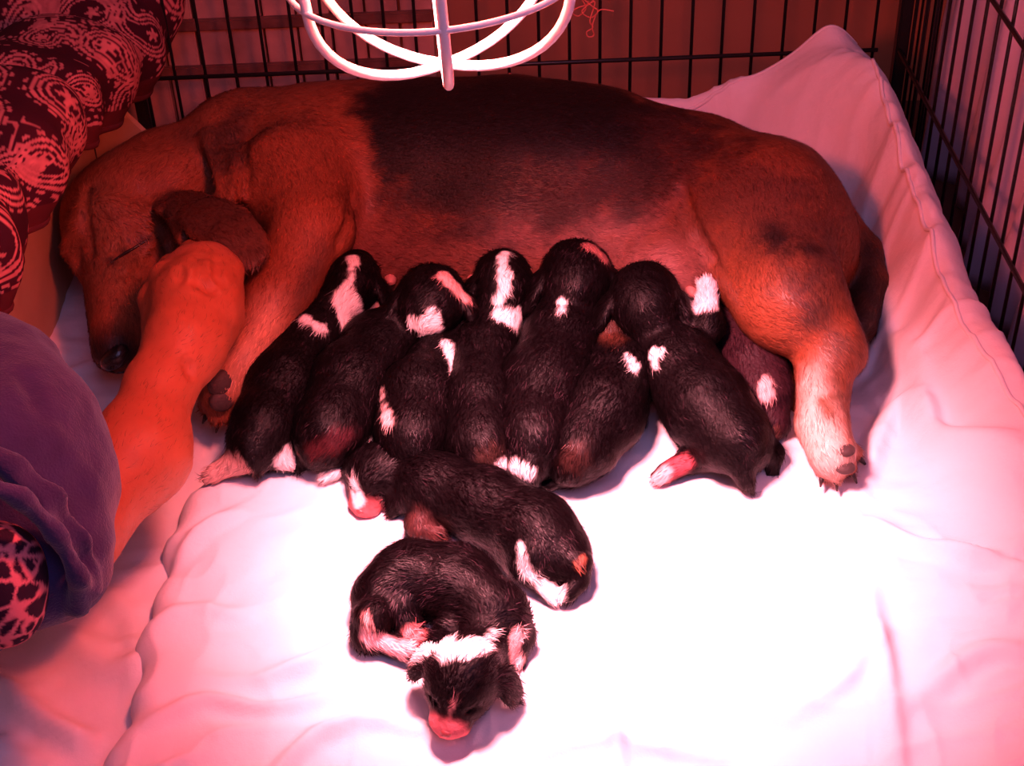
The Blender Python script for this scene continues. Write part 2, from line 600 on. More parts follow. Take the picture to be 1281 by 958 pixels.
def bed_detail(x, y):
    p = np.stack([x, y, np.zeros_like(x)], -1)
    wob = np.stack([vnoise(p, 9, 5), vnoise(p, 9, 6), np.zeros_like(x)], -1) * 0.03
    n = fbm((p + wob) * np.array([1, 1.5, 1]), 16, 3, 3)
    side = np.clip((x - .22) / .12, 0, 1)
    pk = vnoise(np.stack([x * 12, y * 60 + x * 20, np.zeros_like(x)], -1), 1.0, 8)
    pk2 = vnoise(np.stack([x * 30, y * 130 + x * 25, np.zeros_like(x)], -1), 1.0, 18)
    flat = np.clip(1.35 - np.hypot((x - .03) / .26, (y + .17) / .24), 0, 1)      # pressed smooth where the litter lies
    crump = (1 - np.abs(vnoise((p + wob) * np.array([1, 1.7, 1]), 17, 61))) ** 3 + .6 * (1 - np.abs(vnoise((p + wob * 1.5) * np.array([1.6, 1, 1]), 27, 62))) ** 3
    n = n + (1 - flat) * 1.5 * (crump - .5)
    return 0.0030 * n + (0.0011 * pk + .0012 * pk2) * side + 1.7 * ridge_height(x, y)


left_edge = smooth_path([P(a, b, 0) for a, b in [(300, 440), (262, 540), (215, 640), (186, 720), (172, 800), (150, 880), (120, 975)]], 60)
right_edge = np.array([[.366, .36, 0], [.368, .2, 0], [.370, .0, 0], [.376, -.14, 0], [.40, -.3, 0], [.42, -.55, 0]])
Y0Q, Y1Q = -.52, .345


def xl(y):
    o = np.argsort(left_edge[:, 1])
    return np.where(y > left_edge[:, 1].max(), -.36 + 0 * y, np.interp(y, left_edge[o, 1], left_edge[o, 0]))


def xr(y):
    o = np.argsort(right_edge[:, 1])
    return np.interp(y, right_edge[o, 1], right_edge[o, 0])


def build_quilt():
    nu, nv = 330, 330
    v = np.linspace(0, 1, nv)
    y = Y0Q + (Y1Q - Y0Q) * v
    u = np.linspace(0, 1, nu)
    L = np.interp(y, *(lambda o: (left_edge[o, 1], left_edge[o, 0]))(np.argsort(left_edge[:, 1])))
    ymax = left_edge[:, 1].max()
    L = np.where(y > ymax, left_edge[np.argmax(left_edge[:, 1]), 0] + (y - ymax) * -.15, L)
    L = L + .004 * np.sin(y * 55) + .003 * np.sin(y * 131 + 1)
    R = xr(y)
    X = L[:, None] + (R - L)[:, None] * u[None]
    Yg = np.repeat(y[:, None], nu, 1)
    Z = BEDZ(X, Yg) + bed_detail(X, Yg)
    # soft rolled edges
    eL = X - L[:, None]; eR = R[:, None] - X; eT = Y1Q - Yg
    for e, w, t in ((eL, .022, .026), (eR, .012, .030), (eT, .010, .02)):
        q = np.clip(1 - e / w, 0, 1)
        Z = Z - t * (1 - np.sqrt(np.maximum(1 - q * q, 0)))
    V = np.stack([X, Yg, Z], -1).reshape(-1, 3)
    I = np.arange(nu * nv).reshape(nv, nu)
    F = np.stack([I[:-1, :-1], I[:-1, 1:], I[1:, 1:], I[1:, :-1]], -1).reshape(-1, 4)
    # skirt and underside: give it thickness
    ring = np.concatenate([I[0, :], I[1:, -1], I[-1, -2::-1], I[-2:0:-1, 0]])
    low = V[ring].copy(); low[:, 2] -= .015
    b0 = len(V)
    V = np.vstack([V, low])
    k = len(ring); j = np.arange(k); j2 = (j + 1) % k
    F = np.vstack([F, np.stack([ring[j2], ring[j], b0 + j, b0 + j2], 1)])
    root = thing('quilt', (0, 0, 0), 'thick white quilt with a stitched hem, spread under the dogs', 'quilt')
    mesh_obj('quilt_cloth', V, F, M['quilt'], root)
    # piping along the right and back edge
    seam = smooth_path(SEAM, 120)
    seam[:, 2] = BEDZ(seam[:, 0], seam[:, 1]) + bed_detail(seam[:, 0], seam[:, 1]) + .0005
    tube('hem_piping', seam, 0.0020, M['quilt'], root, 6)
    back = np.stack([np.linspace(-.05, .335, 120), np.full(120, Y1Q - .006), np.zeros(120)], 1)
    back[:, 2] = BEDZ(back[:, 0], back[:, 1]) + bed_detail(back[:, 0], back[:, 1]) - .003
    tube('hem_piping', back, 0.0022, M['quilt'], root, 6)
    return root


def build_sheet():
    nu, nv = 200, 220
    X, Yg = np.meshgrid(np.linspace(-.62, -.05, nu), np.linspace(-.6, .36, nv))
    p = np.stack([X, Yg, 0 * X], -1)
    Z = -.026 + .004 * fbm(p, 9, 21, 3) + .005 * (1 - np.abs(vnoise(p, 14, 71))) ** 3 + .0015 * fbm(p * np.array([1, 2, 1]), 40, 25, 2)
    up = np.clip((Yg + .12) / .12, 0, 1)
    Z = Z + up * .018
    for (pts, amp, wid) in [([(-10, 850), (50, 895), (100, 925)], .016, .010), ([(60, 780), (140, 830), (175, 830)], .009, .012),
                            ([(0, 930), (60, 958)], .008, .010), ([(140, 740), (165, 780), (170, 850)], .006, .01), ([(60, 520), (95, 480), (120, 470)], .004, .006)]:
        path = smooth_path([P(a, b, -.02) for a, b in pts], 20)
        best = np.full(X.shape, 9.0)
        for q in path:
            best = np.minimum(best, np.hypot(X - q[0], Yg - q[1]))
        Z = Z + amp * np.exp(-(best / wid) ** 2)
    V = np.stack([X, Yg, Z], -1).reshape(-1, 3)
    I = np.arange(nu * nv).reshape(nv, nu)
    F = np.stack([I[:-1, :-1], I[:-1, 1:], I[1:, 1:], I[1:, :-1]], -1).reshape(-1, 4)
    ring = np.concatenate([I[0, :], I[1:, -1], I[-1, -2::-1], I[-2:0:-1, 0]])
    low = V[ring].copy(); low[:, 2] = -.0465
    b0 = len(V); k = len(ring); j = np.arange(k); j2 = (j + 1) % k
    V = np.vstack([V, low]); F = np.vstack([F, np.stack([ring[j2], ring[j], b0 + j, b0 + j2], 1)])
    o = mesh_obj('bed_sheet', V, F, M['sheet'])
    tag(o, 'creased white sheet lying below the quilt edge, beside the purple knee', 'sheet')


# ------------------------------------------------------------------ the setting
def structure(name, V, F, m, smooth=False):
    return tag(mesh_obj(name, V, F, m, None, smooth), kind='structure')


structure('floor', *box_geo((-1.6, -1.4, -.10), (1.6, .62, -.047)), M['floor'])
structure('wall_back', *box_geo((-1.6, .54, -.047), (1.6, .60, 1.6)), M['wall'])
build_quilt()
build_sheet()

YB = .375                                        # plane of the crate's back panel
# worn planks behind the crate's back panel, on the left
pl = thing('plank_screen', PY(330, 60, .47), 'worn reddish planks with dark cross battens behind the crate', 'board')
xa, xb = PY(120, 60, .47)[0], PY(545, 60, .47)[0]
n = 10
wv = (xb - xa) / n
for i in range(n):
    x = xa + i * wv
    dy = random.uniform(-.003, .003)
    mesh_obj('plank', *box_geo((x + .0015, .470 + dy, -.0468), (x + wv - .0015, .486 + dy, .9), .0015), M['plank'], pl, False)
for (py) in (28, 86):
    c = PY(330, py, .465)
    mesh_obj('batten', *box_geo((xa, .462, c[2] - .006), (xb, .469, c[2] + .006), .0015), M['batten'], pl, False)

# hanging cloth outside the right-hand panel
cu = []
ys = np.linspace(-.65, .44, 160); zs = np.linspace(-.046, .9, 60)
Yc, Zc = np.meshgrid(ys, zs)
Xc = .445 + .05 * np.clip(Zc, 0, 1) + .012 * np.sin(Yc * 95 + 1.5 * np.sin(Zc * 6)) + .008 * np.sin(Yc * 41 + 2) + .012 * fbm(np.stack([Yc * 3, Zc, 0 * Zc], -1), 4, 33, 2)
V = np.stack([Xc, Yc, Zc], -1).reshape(-1, 3)
I = np.arange(V.shape[0]).reshape(Yc.shape)
F = np.stack([I[:-1, :-1], I[1:, :-1], I[1:, 1:], I[:-1, 1:]], -1).reshape(-1, 4)
V2 = V + np.array([.003, 0, 0]); nV = len(V)
ring = np.concatenate([I[0, :], I[1:, -1], I[-1, -2::-1], I[-2:0:-1, 0]])
j = np.arange(len(ring)); j2 = (j + 1) % len(ring)
F = np.vstack([F, F[:, ::-1] + nV, np.stack([ring[j], ring[j2], ring[j2] + nV, ring[j] + nV], 1)])
tag(mesh_obj('hanging_cloth', np.vstack([V, V2]), F, M['curtain']), 'pale lilac-white cloth hanging in folds outside the crate side', 'cloth')


# ------------------------------------------------------------------ wire crate
def build_crate():
    root = thing('wire_crate', (0, YB, -.0468), 'black wire dog crate around the bedding', 'crate')
    wr, hr = .0016, .0022
    zb, zt = -.0468, .62
    V, F = tube_geo([(0, 0, zb), (0, 0, zt)], wr, 8)
    proto = mesh_obj('wire', V, F, M['wire'], root); wire_me = proto.data
    first = [proto]
    def wire(x, y):
        if first:
            o = first.pop()
        else:
            o = bpy.data.objects.new('wire', wire_me); link(o, root)
        o.location = (x - root.location[0] * 0, y, 0) if False else (x, y, 0)
        return o
    # back panel, vertical wires about 38 px apart
    xL, xR = PY(182, 100, YB)[0], PY(1092, 60, YB)[0]
    nW = 25
    for i in range(nW):
        wire(xL + (xR - xL) * i / (nW - 1), YB)
    bar_z = PY(560, 82, YB)[2]
    for z in (bar_z, bar_z + .155, bar_z + .31, zb + .004):
        tube('cross_rod', [(xL - .01, YB - .003, z), (xR + .004, YB - .003, z)], hr, M['wire'], root)
    # right panel: slightly skewed plane
    a = np.array([PY(1119, 98, YB)[0] + .002, YB - .004]); b0 = P(1281, 353, bar_z)
    d = nrm(np.array([b0[0], b0[1]]) - a)
    nR = 30
    for i in range(1, nR):
        q = a + d * (.031 * i)
        wire(q[0], q[1])
    e = a + d * (.031 * nR)
    for z in (bar_z, bar_z + .155, bar_z + .31, zb + .004):
        tube('cross_rod', [(a[0] - .003, a[1], z), (e[0] - .003, e[1], z)], hr, M['wire'], root)
    # dark corner posts where the panels hinge together
    for (x, y) in ((a[0], a[1] + .004), (xL - .008, YB)):
        mesh_obj('corner_post', *box_geo((x - .006, y - .006, zb), (x + .006, y + .006, zt), .0015), M['wire'], root, False)
    for k in range(6):
        tube('hinge_loop', [(a[0] + .006 + .006 * k, a[1] + .012, zb), (a[0] + .006 + .006 * k, a[1] + .012, zt)], .0013, M['wire'], root, 6)
    return root


build_crate()

# beige board along the left side of the bed
bx = P(60, 437, -.005)[0]
bd = thing('side_board', (bx, .15, -.02), 'plain beige board standing behind the sleeping dog\'s head', 'board')
yb0, yb1 = P(20, 520, -.02)[1], .34
mesh_obj('board_panel', *box_geo((bx - .006, yb0, -.03), (bx, yb1, .115), .0015), M['card'], bd, False)
# folded flap at the far end
fa, fb = PY(128, 190, .30), PY(186, 170, .34)
zt = PY(158, 128, .335)[2]
fl = [(bx + .001, .335, -.02), (bx + .05, .318, -.02), (bx + .058, .322, zt - .03), (bx + .03, .332, zt), (bx + .002, .340, zt - .01)]
flb = [(x + .003, y + .004, z) for x, y, z in fl]
mesh_obj('folded_flap', fl + flb, [(0, 1, 2, 3, 4), (9, 8, 7, 6, 5), (0, 5, 6, 1), (1, 6, 7, 2), (2, 7, 8, 3), (3, 8, 9, 4), (4, 9, 5, 0)], M['card'], bd, False)


# ------------------------------------------------------------------ paisley cloth
def paisley_colors(U, Vv, seed, ground=(0.040, 0.006, 0.014), ink=(0.62, 0.20, 0.20), scale=1.0):
    """flat print: curled drops, rings and leaves"""
    r = np.random.default_rng(seed)
    Pn = np.stack([U, Vv], -1) / scale
    a = np.zeros(U.shape)
    lo, hi = Pn.reshape(-1, 2).min(0), Pn.reshape(-1, 2).max(0)
    step = .062
    for gx in np.arange(lo[0], hi[0] + step, step):
        for gy in np.arange(lo[1], hi[1] + step, step):
            c = np.array([gx, gy]) + r.uniform(-.016, .016, 2)
            ang = r.uniform(0, 6.28); s = r.uniform(.016, .025); hand = r.choice([-1, 1])
            q = Pn - c
            m = (np.abs(q) < .075).all(-1)
            if not m.any():
                continue
            qq = q[m]
            d = np.full(len(qq), 9.0)
            pos = np.zeros(2); h = ang
            for k in range(14):
                t = k / 13
                d = np.minimum(d, np.linalg.norm(qq - pos, axis=-1) - s * (1 - t) ** 0.8)
                pos = pos + s * .20 * np.array([math.cos(h), math.sin(h)]); h += hand * .22
            w = np.zeros(len(qq))
            for (x0, x1) in ((-.0016, .0012), (-.0062, -.0036), (-.0105, -.0088)):
                w = np.maximum(w, ((d > x0) & (d < x1)).astype(float))
            th = np.arctan2(qq[:, 1], qq[:, 0]); rr = np.linalg.norm(qq, axis=1)
            w = np.maximum(w, (rr < .0055 * (1 + .4 * np.cos(5 * th))).astype(float))
            w = np.maximum(w, ((d > .0035) & (d < .0062) & (np.sin(th * 16) > -.1)).astype(float) * .9)
            a[m] = np.maximum(a[m], w)
    n = vnoise(np.stack([Pn[..., 0], Pn[..., 1], 0 * U], -1), 70, seed)
    n2 = vnoise(np.stack([Pn[..., 0], Pn[..., 1], 0 * U], -1), 38, seed + 3)
    a = np.maximum(a, (np.abs(n) < .06).astype(float) * (n2 > 0.05) * .8)
    a = np.maximum(a, (n2 > .62) * .75)
    a = a * (0.8 + .2 * vnoise(np.stack([Pn[..., 0], Pn[..., 1], 0 * U], -1), 250, seed))
    a = np.clip(a, 0, 1)[..., None]
    return np.array(ground) * (1 - a) + np.array(ink) * a


def vein_colors(V, ground=(.022, .007, .022), ink=(.60, .18, .22)):
    r = np.random.default_rng(4)
    lo, hi = V.min(0), V.max(0)
    pts = lo + (hi - lo) * r.random((300, 3))
    q = V + np.stack([vnoise(V, 90, 51), vnoise(V, 90, 52), vnoise(V, 90, 53)], 1) * .003
    d = np.sort(np.linalg.norm(q[:, None] - pts[None], axis=-1), axis=1)
    e = d[:, 1] - d[:, 0]
    a = np.clip((.0018 - e) / .0007, 0, 1)
    a = np.maximum(a, (d[:, 0] < .0022) * (vnoise(V, 40, 3) > 0) * 1.0)[:, None]
    return np.array(ground) * (1 - a) + np.array(ink) * a


def sheet_from_ctrl(ctrl, nu, nv):
    """ctrl: rows of world points -> smooth grid"""
    rows = [smooth_path(r, nu) for r in ctrl]
    A = np.array(rows)
    return np.stack([smooth_path(A[:, i], nv) for i in range(nu)], 1)      # nv, nu, 3


def cloth_mesh(name, G, m, parent, thick=.003, colr=None):
    nv, nu, _ = G.shape
    du = np.gradient(G, axis=1); dv = np.gradient(G, axis=0)
    N = np.cross(du, dv); N /= np.linalg.norm(N, axis=-1, keepdims=True) + 1e-12
    I = np.arange(nu * nv).reshape(nv, nu)
    F = np.stack([I[:-1, :-1], I[:-1, 1:], I[1:, 1:], I[1:, :-1]], -1).reshape(-1, 4)
    V = np.vstack([G.reshape(-1, 3), (G - N * thick).reshape(-1, 3)])
    ring = np.concatenate([I[0, :], I[1:, -1], I[-1, -2::-1], I[-2:0:-1, 0]])
    j = np.arange(len(ring)); j2 = (j + 1) % len(ring); k = nu * nv
    F = np.vstack([F, F[:, ::-1] + k, np.stack([ring[j2], ring[j], ring[j] + k, ring[j2] + k], 1)])
    c = None if colr is None else np.vstack([colr.reshape(-1, 3)] * 2)
    return mesh_obj(name, V, F, m, parent, True, c)


def build_paisley():
    # hem runs from the far end down towards the camera, cloth rises away from it to the left
    hem = [PX(204, 40, -.325), PX(178, 114, -.335), PX(130, 160, -.347), PX(92, 192, -.354), PX(50, 256, -.360), PX(18, 328, -.364), PX(-10, 392, -.368)]
    rows = []
    for k, h in enumerate(hem):
        t = k / (len(hem) - 1)
        up = np.array([0, 0, 1.0]); out = np.array([-1.0, 0, 0])
        puff = .045 + .02 * math.sin(k * 2.1)
        top = h + up * (.075 - .02 * t) + out * .030
        rows.append([h, h + np.array([puff * .30, 0, .028]), h + np.array([puff * .12, -.01, .065]), top + np.array([-.02, 0, .008]),
                     top + out * .07 + up * -.002, top + out * .13 + up * -.03, top + out * .17 - up * .10])
    rows = [[r[j] for r in rows] for j in range(7)]
    G = sheet_from_ctrl(rows, 330, 230)
    nv, nu, _ = G.shape
    Uu, Vv = np.meshgrid(np.linspace(0, 1, nu), np.linspace(0, 1, nv))
    sl = np.concatenate([[0], np.cumsum(np.linalg.norm(np.diff(G[nv // 3], axis=0), axis=1))])
    sv = np.concatenate([[0], np.cumsum(np.linalg.norm(np.diff(G[:, nu // 2], axis=0), axis=1))])
    du = np.gradient(G, axis=1); dv = np.gradient(G, axis=0)
    N = np.cross(du, dv); N /= np.linalg.norm(N, axis=-1, keepdims=True) + 1e-9
    fold = .010 * np.sin(Uu * 21 + 2.2 * np.sin(Vv * 3.5)) * np.clip(Vv * 3, .25, 1) + .005 * np.sin(Uu * 47 + Vv * 6)
    sgn = np.sign(N[:, :, 0:1].mean())
    G = G + N * sgn * fold[..., None]
    root = thing('paisley_blanket', hem[3], 'dark maroon blanket with pink paisley print, draped over the beige board', 'blanket')
    su = np.tile(sl[None], (nv, 1)); sv2 = np.tile(sv[:, None], (1, nu))
    C = paisley_colors(su, sv2, 5)
    hemw = np.clip((.020 - sv2) / .001, 0, 1)[..., None]
    C = C * (1 - hemw) + np.array([.085, .014, .018]) * hemw
    cloth_mesh('blanket_cloth', G, M['print'], root, .003, C)
    edge = G[1] + N[1] * sgn * .0015
    tube('rolled_hem', edge[::4], .0035, M['maroon'], root, 8)


build_paisley()


# ------------------------------------------------------------------ the mother dog
TAN = (0.22, 0.060, 0.027)
TAN_DARK = (0.15, 0.050, 0.022)
SADDLE = (0.009, 0.0045, 0.005)
WHITE = (0.78, 0.70, 0.66)
PINKSKIN = (0.27, 0.105, 0.092)
BELLY = (0.19, 0.065, 0.048)


def frame_from(fwd, up):
    f = nrm(fwd); s = nrm(np.cross(f, up)); u = np.cross(s, f)
    return f, s, u


def add_nose(name, c, f, s, u, r, m, parent):
    g = [el(c, (r * .8, r, r * .75), (f, s, u), .001)]
    for sg in (-1, 1):
        g.append(el(c + f * r * .7 + s * sg * r * .45 - u * r * .1, (r * .35, r * .22, r * .18), (f, s, u), .0008, '-'))
    V, F = soft_body(g, r / 7)
    return mesh_obj(name, V, F, m, parent)


def blob(name, c, rad, ax, m, parent, h=None):
    V, F = soft_body([el(c, rad, ax, .0005)], h or min(rad) / 2.5)
    return mesh_obj(name, V, F, m, parent)


def build_mother():
    root = thing('mother_dog', P(640, 340, 0), 'large tan hound with a black saddle asleep on her side, nursing her litter', 'dog')
    b = []
    k = .03
    ch = [S(298, 190, 62, .085), S(345, 208, 92, .075), S(430, 226, 114, .070), S(530, 226, 117, .070), S(640, 226, 119, .070),
          S(740, 230, 112, .070), S(860, 252, 100, .070), S(952, 288, 104, .075), S(1000, 318, 66, .06)]
    for i in range(len(ch) - 1):
        b.append(rc(ch[i], ch[i + 1], k))
    # belly hanging forward
    be = [S(455, 300, 66, .045), S(600, 305, 68, .042), S(740, 310, 66, .042), S(845, 322, 58, .050)]
    for i in range(3):
        b.append(rc(be[i], be[i + 1], .04))
    b.append(el(*S(838, 338, 50, .055)[:1], (.038, .034, .030), None, .02))
    # neck and its skin folds
    b.append(rc(S(300, 195, 64, .085), S(215, 240, 62, .085), .03))
    for (x0, y0, x1, y1, r) in ((262, 172, 285, 245, 12), (288, 165, 302, 235, 11)):
        b.append(rc(S(x0, y0, r, .130), S(x1, y1, r, .125), .010))
    # head: frame from skull to nose, rolled a little so the top of the face turns to the wall
    K = P(156, 282, .064); NT = P(146, 450, .036)
    f = nrm(NT - K); s0 = nrm(np.cross(f, (0, 0, 1.0))); u0 = np.cross(s0, f)
    ro_ = math.radians(20); u = math.cos(ro_) * u0 + math.sin(ro_) * s0; s = np.cross(f, u)
    HL = np.linalg.norm(NT - K)
    def H(a, b_, c):                                                        # forward, towards the near (left) cheek, up
        return K + f * a - s * b_ + u * c
    b += [el(H(-.005, 0, .004), (.062, .049, .044), (f, s, u), .02, flow=(-f)),
          rc((H(-.01, 0, .004), .047), S(205, 222, 62, .080), .02),
          el(H(.012, .030, -.010), (.040, .022, .032), (f, s, u), .015, flow=-f), el(H(.012, -.030, -.010), (.040, .022, .032), (f, s, u), .015, flow=-f),
          rc((H(.035, 0, .002), .036), (H(HL * .92, 0, -.001), .0205), .016),
          rc((H(.045, 0, .018), .018), (H(HL * .93, 0, .009), .014), .010),        # bridge of the nose
          rc((H(.055, .018, -.012), .020), (H(HL * .86, .012, -.010), .0150), .010), # near lip
          rc((H(.055, -.018, -.012), .020), (H(HL * .86, -.012, -.010), .0150), .010),
          rc((H(.020, .012, .038), .011), (H(.036, .034, .024), .009), .012),      # brows
          rc((H(.020, -.012, .038), .011), (H(.036, -.034, .024), .009), .012),
          el(H(.050, .030, .014), (.016, .012, .014), (f, s, u), .005, flow=-f),   # closed eyes
          el(H(.046, -.031, .016), (.014, .008, .011), (f, s, u), .005, flow=-f)]
    mz2 = (H(HL * .92, 0, -.001), .0205)
    EYE = [(143, 322), (158, 311), (172, 300), (182, 296)]
    CUT = [([(143, 323), (158, 312), (172, 301), (184, 295)], 2.2), ([(204, 288), (211, 303), (217, 318)], 2.4), ([(105, 232), (103, 270), (108, 318)], 2.2),
           ([(140, 309), (160, 298), (186, 289)], 1.8), ([(152, 338), (175, 337), (197, 318)], 1.8), ([(118, 468), (140, 474), (160, 470), (178, 452)], 2.2), ([(262, 170), (272, 200), (282, 238)], 3.2), ([(290, 165), (300, 195), (306, 230)], 3.0),
           ([(846, 228), (856, 258), (868, 292), (888, 328)], 3.4), ([(446, 245), (442, 280), (428, 308)], 3.2), ([(205, 240), (196, 262), (200, 286)], 2.4)]
    # near ear: a long drooping flap
    ea = [S(214, 250, 27, .108), S(252, 266, 42, .127), S(290, 288, 42, .134), S(314, 322, 29, .126)]
    for i in range(3):
        a, c = ea[i], ea[i + 1]
        mid = (a[0] + c[0]) / 2
        f = nrm(c[0] - a[0])
        nn = nrm(np.array([.15, -.45, 1.0])); s = nrm(np.cross(nn, f)); nn = np.cross(f, s)
        b.append(el(mid, (np.linalg.norm(c[0] - a[0]) * .85, (a[1] + c[1]) / 2 * 1.0, .0048), (f, s, nn), .007))
    b.append(rc(S(210, 262, 10, .106), S(230, 300, 11, .112), .006))          # ear's front roll
    # upper foreleg
    sh = S(372, 232, 78, .105)
    elb = S(390, 286, 50, .105); cp = S(308, 444, 34, .056); pw = S(279, 488, 31, .036)
    b += [rc(sh, elb, .018), rc(elb, S(348, 370, 41, .080), .012), rc(S(348, 370, 41, .080), cp, .010), rc(cp, pw, .010)]
    for (x, y) in ((258, 506), (270, 519), (286, 518), (298, 506)):
        b.append(rc(pw, S(x, y, 11.5, .022), .004))
    # lower foreleg, mostly hidden
    b += [rc(S(350, 330, 40, .05), S(330, 400, 26, .03), .01)]
    # thigh, shin, hind paw
    th = S(955, 300, 92, .115); kn = S(930, 330, 62, .118); hk = S(1044, 436, 40, .064)
    b += [rc(S(960, 290, 92, .088), S(990, 368, 62, .092), .03), rc(S(990, 368, 62, .092), hk, .016),
          rc(S(908, 300, 46, .085), S(980, 392, 38, .086), .025),
          rc(hk, S(1068, 448, 15, .056), .012),
          rc(S(1034, 446, 38, .060), S(1028, 530, 30, .038), .010), rc(S(1028, 530, 30, .038), S(1040, 566, 30, .032), .008)]
    for (x, y) in ((1030, 588), (1046, 594), (1062, 584), (1068, 566)):
        b.append(rc(S(1040, 562, 24, .030), S(x, y, 11, .018), .004))
    # lower hind leg peeping out behind
    b += [rc(S(985, 440, 30, .030), S(1004, 500, 20, .022), .008)]
    # tail
    tl = [S(1040, 280, 34, .060), S(1076, 318, 26, .045), S(1088, 365, 24, .035), S(1076, 410, 18, .030), S(1058, 432, 11, .024)]
    for i in range(4):
        b.append(rc(tl[i], tl[i + 1], .008))
    # groove where the thigh meets the flank
    b.append(rc(S(856, 246, 4, .128), S(868, 310, 4, .112), .014, '-'))
    V, F = soft_body(b, .0042)
    for (pts, r) in CUT:                                                    # skin creases follow the surface
        for c in spots(V, [(x, y, r) for x, y in pts], 5)['b']:
            b.append(rc((c[0], c[1] * 1.9), (c[0] + np.array([0, 0, 1e-4]), c[1] * 1.9), .005, '-'))
    V, F = soft_body(b, .0032)
    N = vnormals(V, F)
    fine = fbm(V, 22, 4, 3)
    V = V + N * (fine * .0011)[:, None]
    # coat colours
    marks = []
    def blot(pts, colr, soft, rag):
        marks.append((spots(V, pts, 14), colr, soft, rag))
    blot([(470, 330, 50), (600, 330, 52), (740, 320, 50), (850, 320, 50)], BELLY, .05, .010)
    blot([(810, 345, 40), (860, 345, 40)], PINKSKIN, .03, .006)
    blot([(640, 300, 30), (720, 285, 34), (800, 262, 28), (850, 225, 22)], PINKSKIN, .03, .008)
    # dark saddle over the back, thinning to brown towards flank and loin
    blot([(535, 225, 60), (650, 235, 62), (760, 220, 62), (815, 205, 50)], (.038, .013, .012), .055, .016)
    blot([(492, 135, 52), (505, 180, 52), (550, 205, 50), (610, 205, 50)], SADDLE, .024, .010)
    blot([(500, 160, 40), (560, 150, 60), (620, 170, 50), (700, 160, 50)], SADDLE, .035, .008)
    blot([(510, 110, 66), (640, 112, 90), (740, 130, 84), (800, 150, 66)], SADDLE, .040, .012)
    blot([(840, 160, 46), (900, 190, 34)], (.040, .015, .013), .05, .012)
    # brown rump, dark patch, dark tail
    blot([(890, 240, 50), (960, 250, 56), (1010, 300, 50)], (.115, .040, .026), .07, .014)
    blot([(965, 288, 18), (1000, 305, 20)], (.022, .012, .012), .028, .008)
    blot([(1005, 345, 20), (1020, 390, 18)], (.070, .030, .021), .03, .008)
    for i in range(1, 4):
        marks.append((rc((tl[i][0], tl[i][1] * 1.25), (tl[i + 1][0], tl[i + 1][1] * 1.3)), (.035, .014, .010), .012, .003))
    # neck and head
    blot([(235, 168, 20), (265, 160, 20), (280, 200, 16)], (.07, .028, .018), .04, .010)
    blot([(296, 140, 16), (296, 190, 12)], (.08, .030, .020), .03, .008)
    for i in range(3):
        marks.append((rc((ea[i][0], ea[i][1] * .85), (ea[i + 1][0], ea[i + 1][1] * .95)), (.085, .028, .017), .012, .002))
    blot([(112, 250, 26), (140, 300, 26), (150, 350, 24)], (.20, .072, .034), .05, .006)
    blot([(208, 262, 8), (205, 290, 8)], (.09, .040, .026), .018, .004)
    blot([(130, 446, 32), (150, 450, 32)], (.022, .010, .009), .026, .003)
    blot([(x, y, 6.0) for x, y in EYE], (.03, .013, .010), .010, .002)
    # pale leg ends
    blot([(345, 400, 26), (300, 465, 34)], (.46, .20, .12), .04, .004)
    blot([(410, 310, 14), (375, 385, 10)], (.10, .042, .028), .03, .005)
    blot([(1008, 470, 22), (1020, 540, 32), (1030, 575, 34)], (.62, .46, .38), .030, .006)
    blot([(1056, 425, 18), (1056, 490, 12)], (.13, .055, .034), .022, .006)
    blot([(1024, 500, 8), (1040, 508, 8)], (.16, .070, .04), .012, .004)
    C = paint(V, TAN, marks)
    mesh_obj('body', V, F, M['coat'], root, True, C)
    fl = flow_of(V, b, .008)
    fur('fur', V, F, N, fl, C, 120000, .0075, .00055, .0010, M['hair'], root, .30, 3, 1.0, lowest=.004)
    # nose leather
    nf, ns, nu = f, s, u
    add_nose('nose', hit(V, 146, 455) - nf * .003, nf, ns, nu, .0125, M['nose'], root)
    # pads of the near front paw, turned to the camera
    pf = nrm(np.array([.55, -.75, .45])); pa = frame_from(pf, np.array([0, 0, 1.0]))
    for (x, y, r) in ((286, 477, 20), (282, 505, 18), (266, 502, 8), (300, 500, 8)):
        c, rr = S(x, y, r, .044)
        q = hit(V, x, y) - pf * .0036
        blob('paw_pad', q, (rr * .45, rr * 1.05, rr * .85), pa, M['pad'], root, .0012)
    for (x, y) in ((1062, 556), (1060, 584)):
        c, rr = S(x, y, 13, .034)
        blob('paw_pad', hit(V, x, y) + np.array([.001, 0, -.0035]), (rr, rr * .8, rr * .55), None, M['pad'], root, .0012)
    # claws
    for (x, y, dx, dy) in ((258, 520, -.5, -.8), (272, 531, -.2, -1), (1028, 598, -.3, -1), (1046, 603, 0, -1), (1067, 594, .4, -.9), (1076, 574, .8, -.6)):
        c = P(x, y, .014); d = nrm(np.array([dx, dy, -.35]))
        tube('claw', [c - d * .006, c + d * .001, c + d * .006 - np.array([0, 0, .002])], [.0026, .0022, .0006], M['claw'], root, 7)
    # teats showing along the belly
    for (x, y) in ((590, 352), (690, 330), (862, 368), (486, 352)):
        c = hit(V, x, y); d = nrm(np.array([.05, -1, .1]))
        tube('teat', [c - d * .006, c + d * .001, c + d * .005, c + d * .0075], [.0065, .005, .0042, .0018], M['teat'], root, 12)
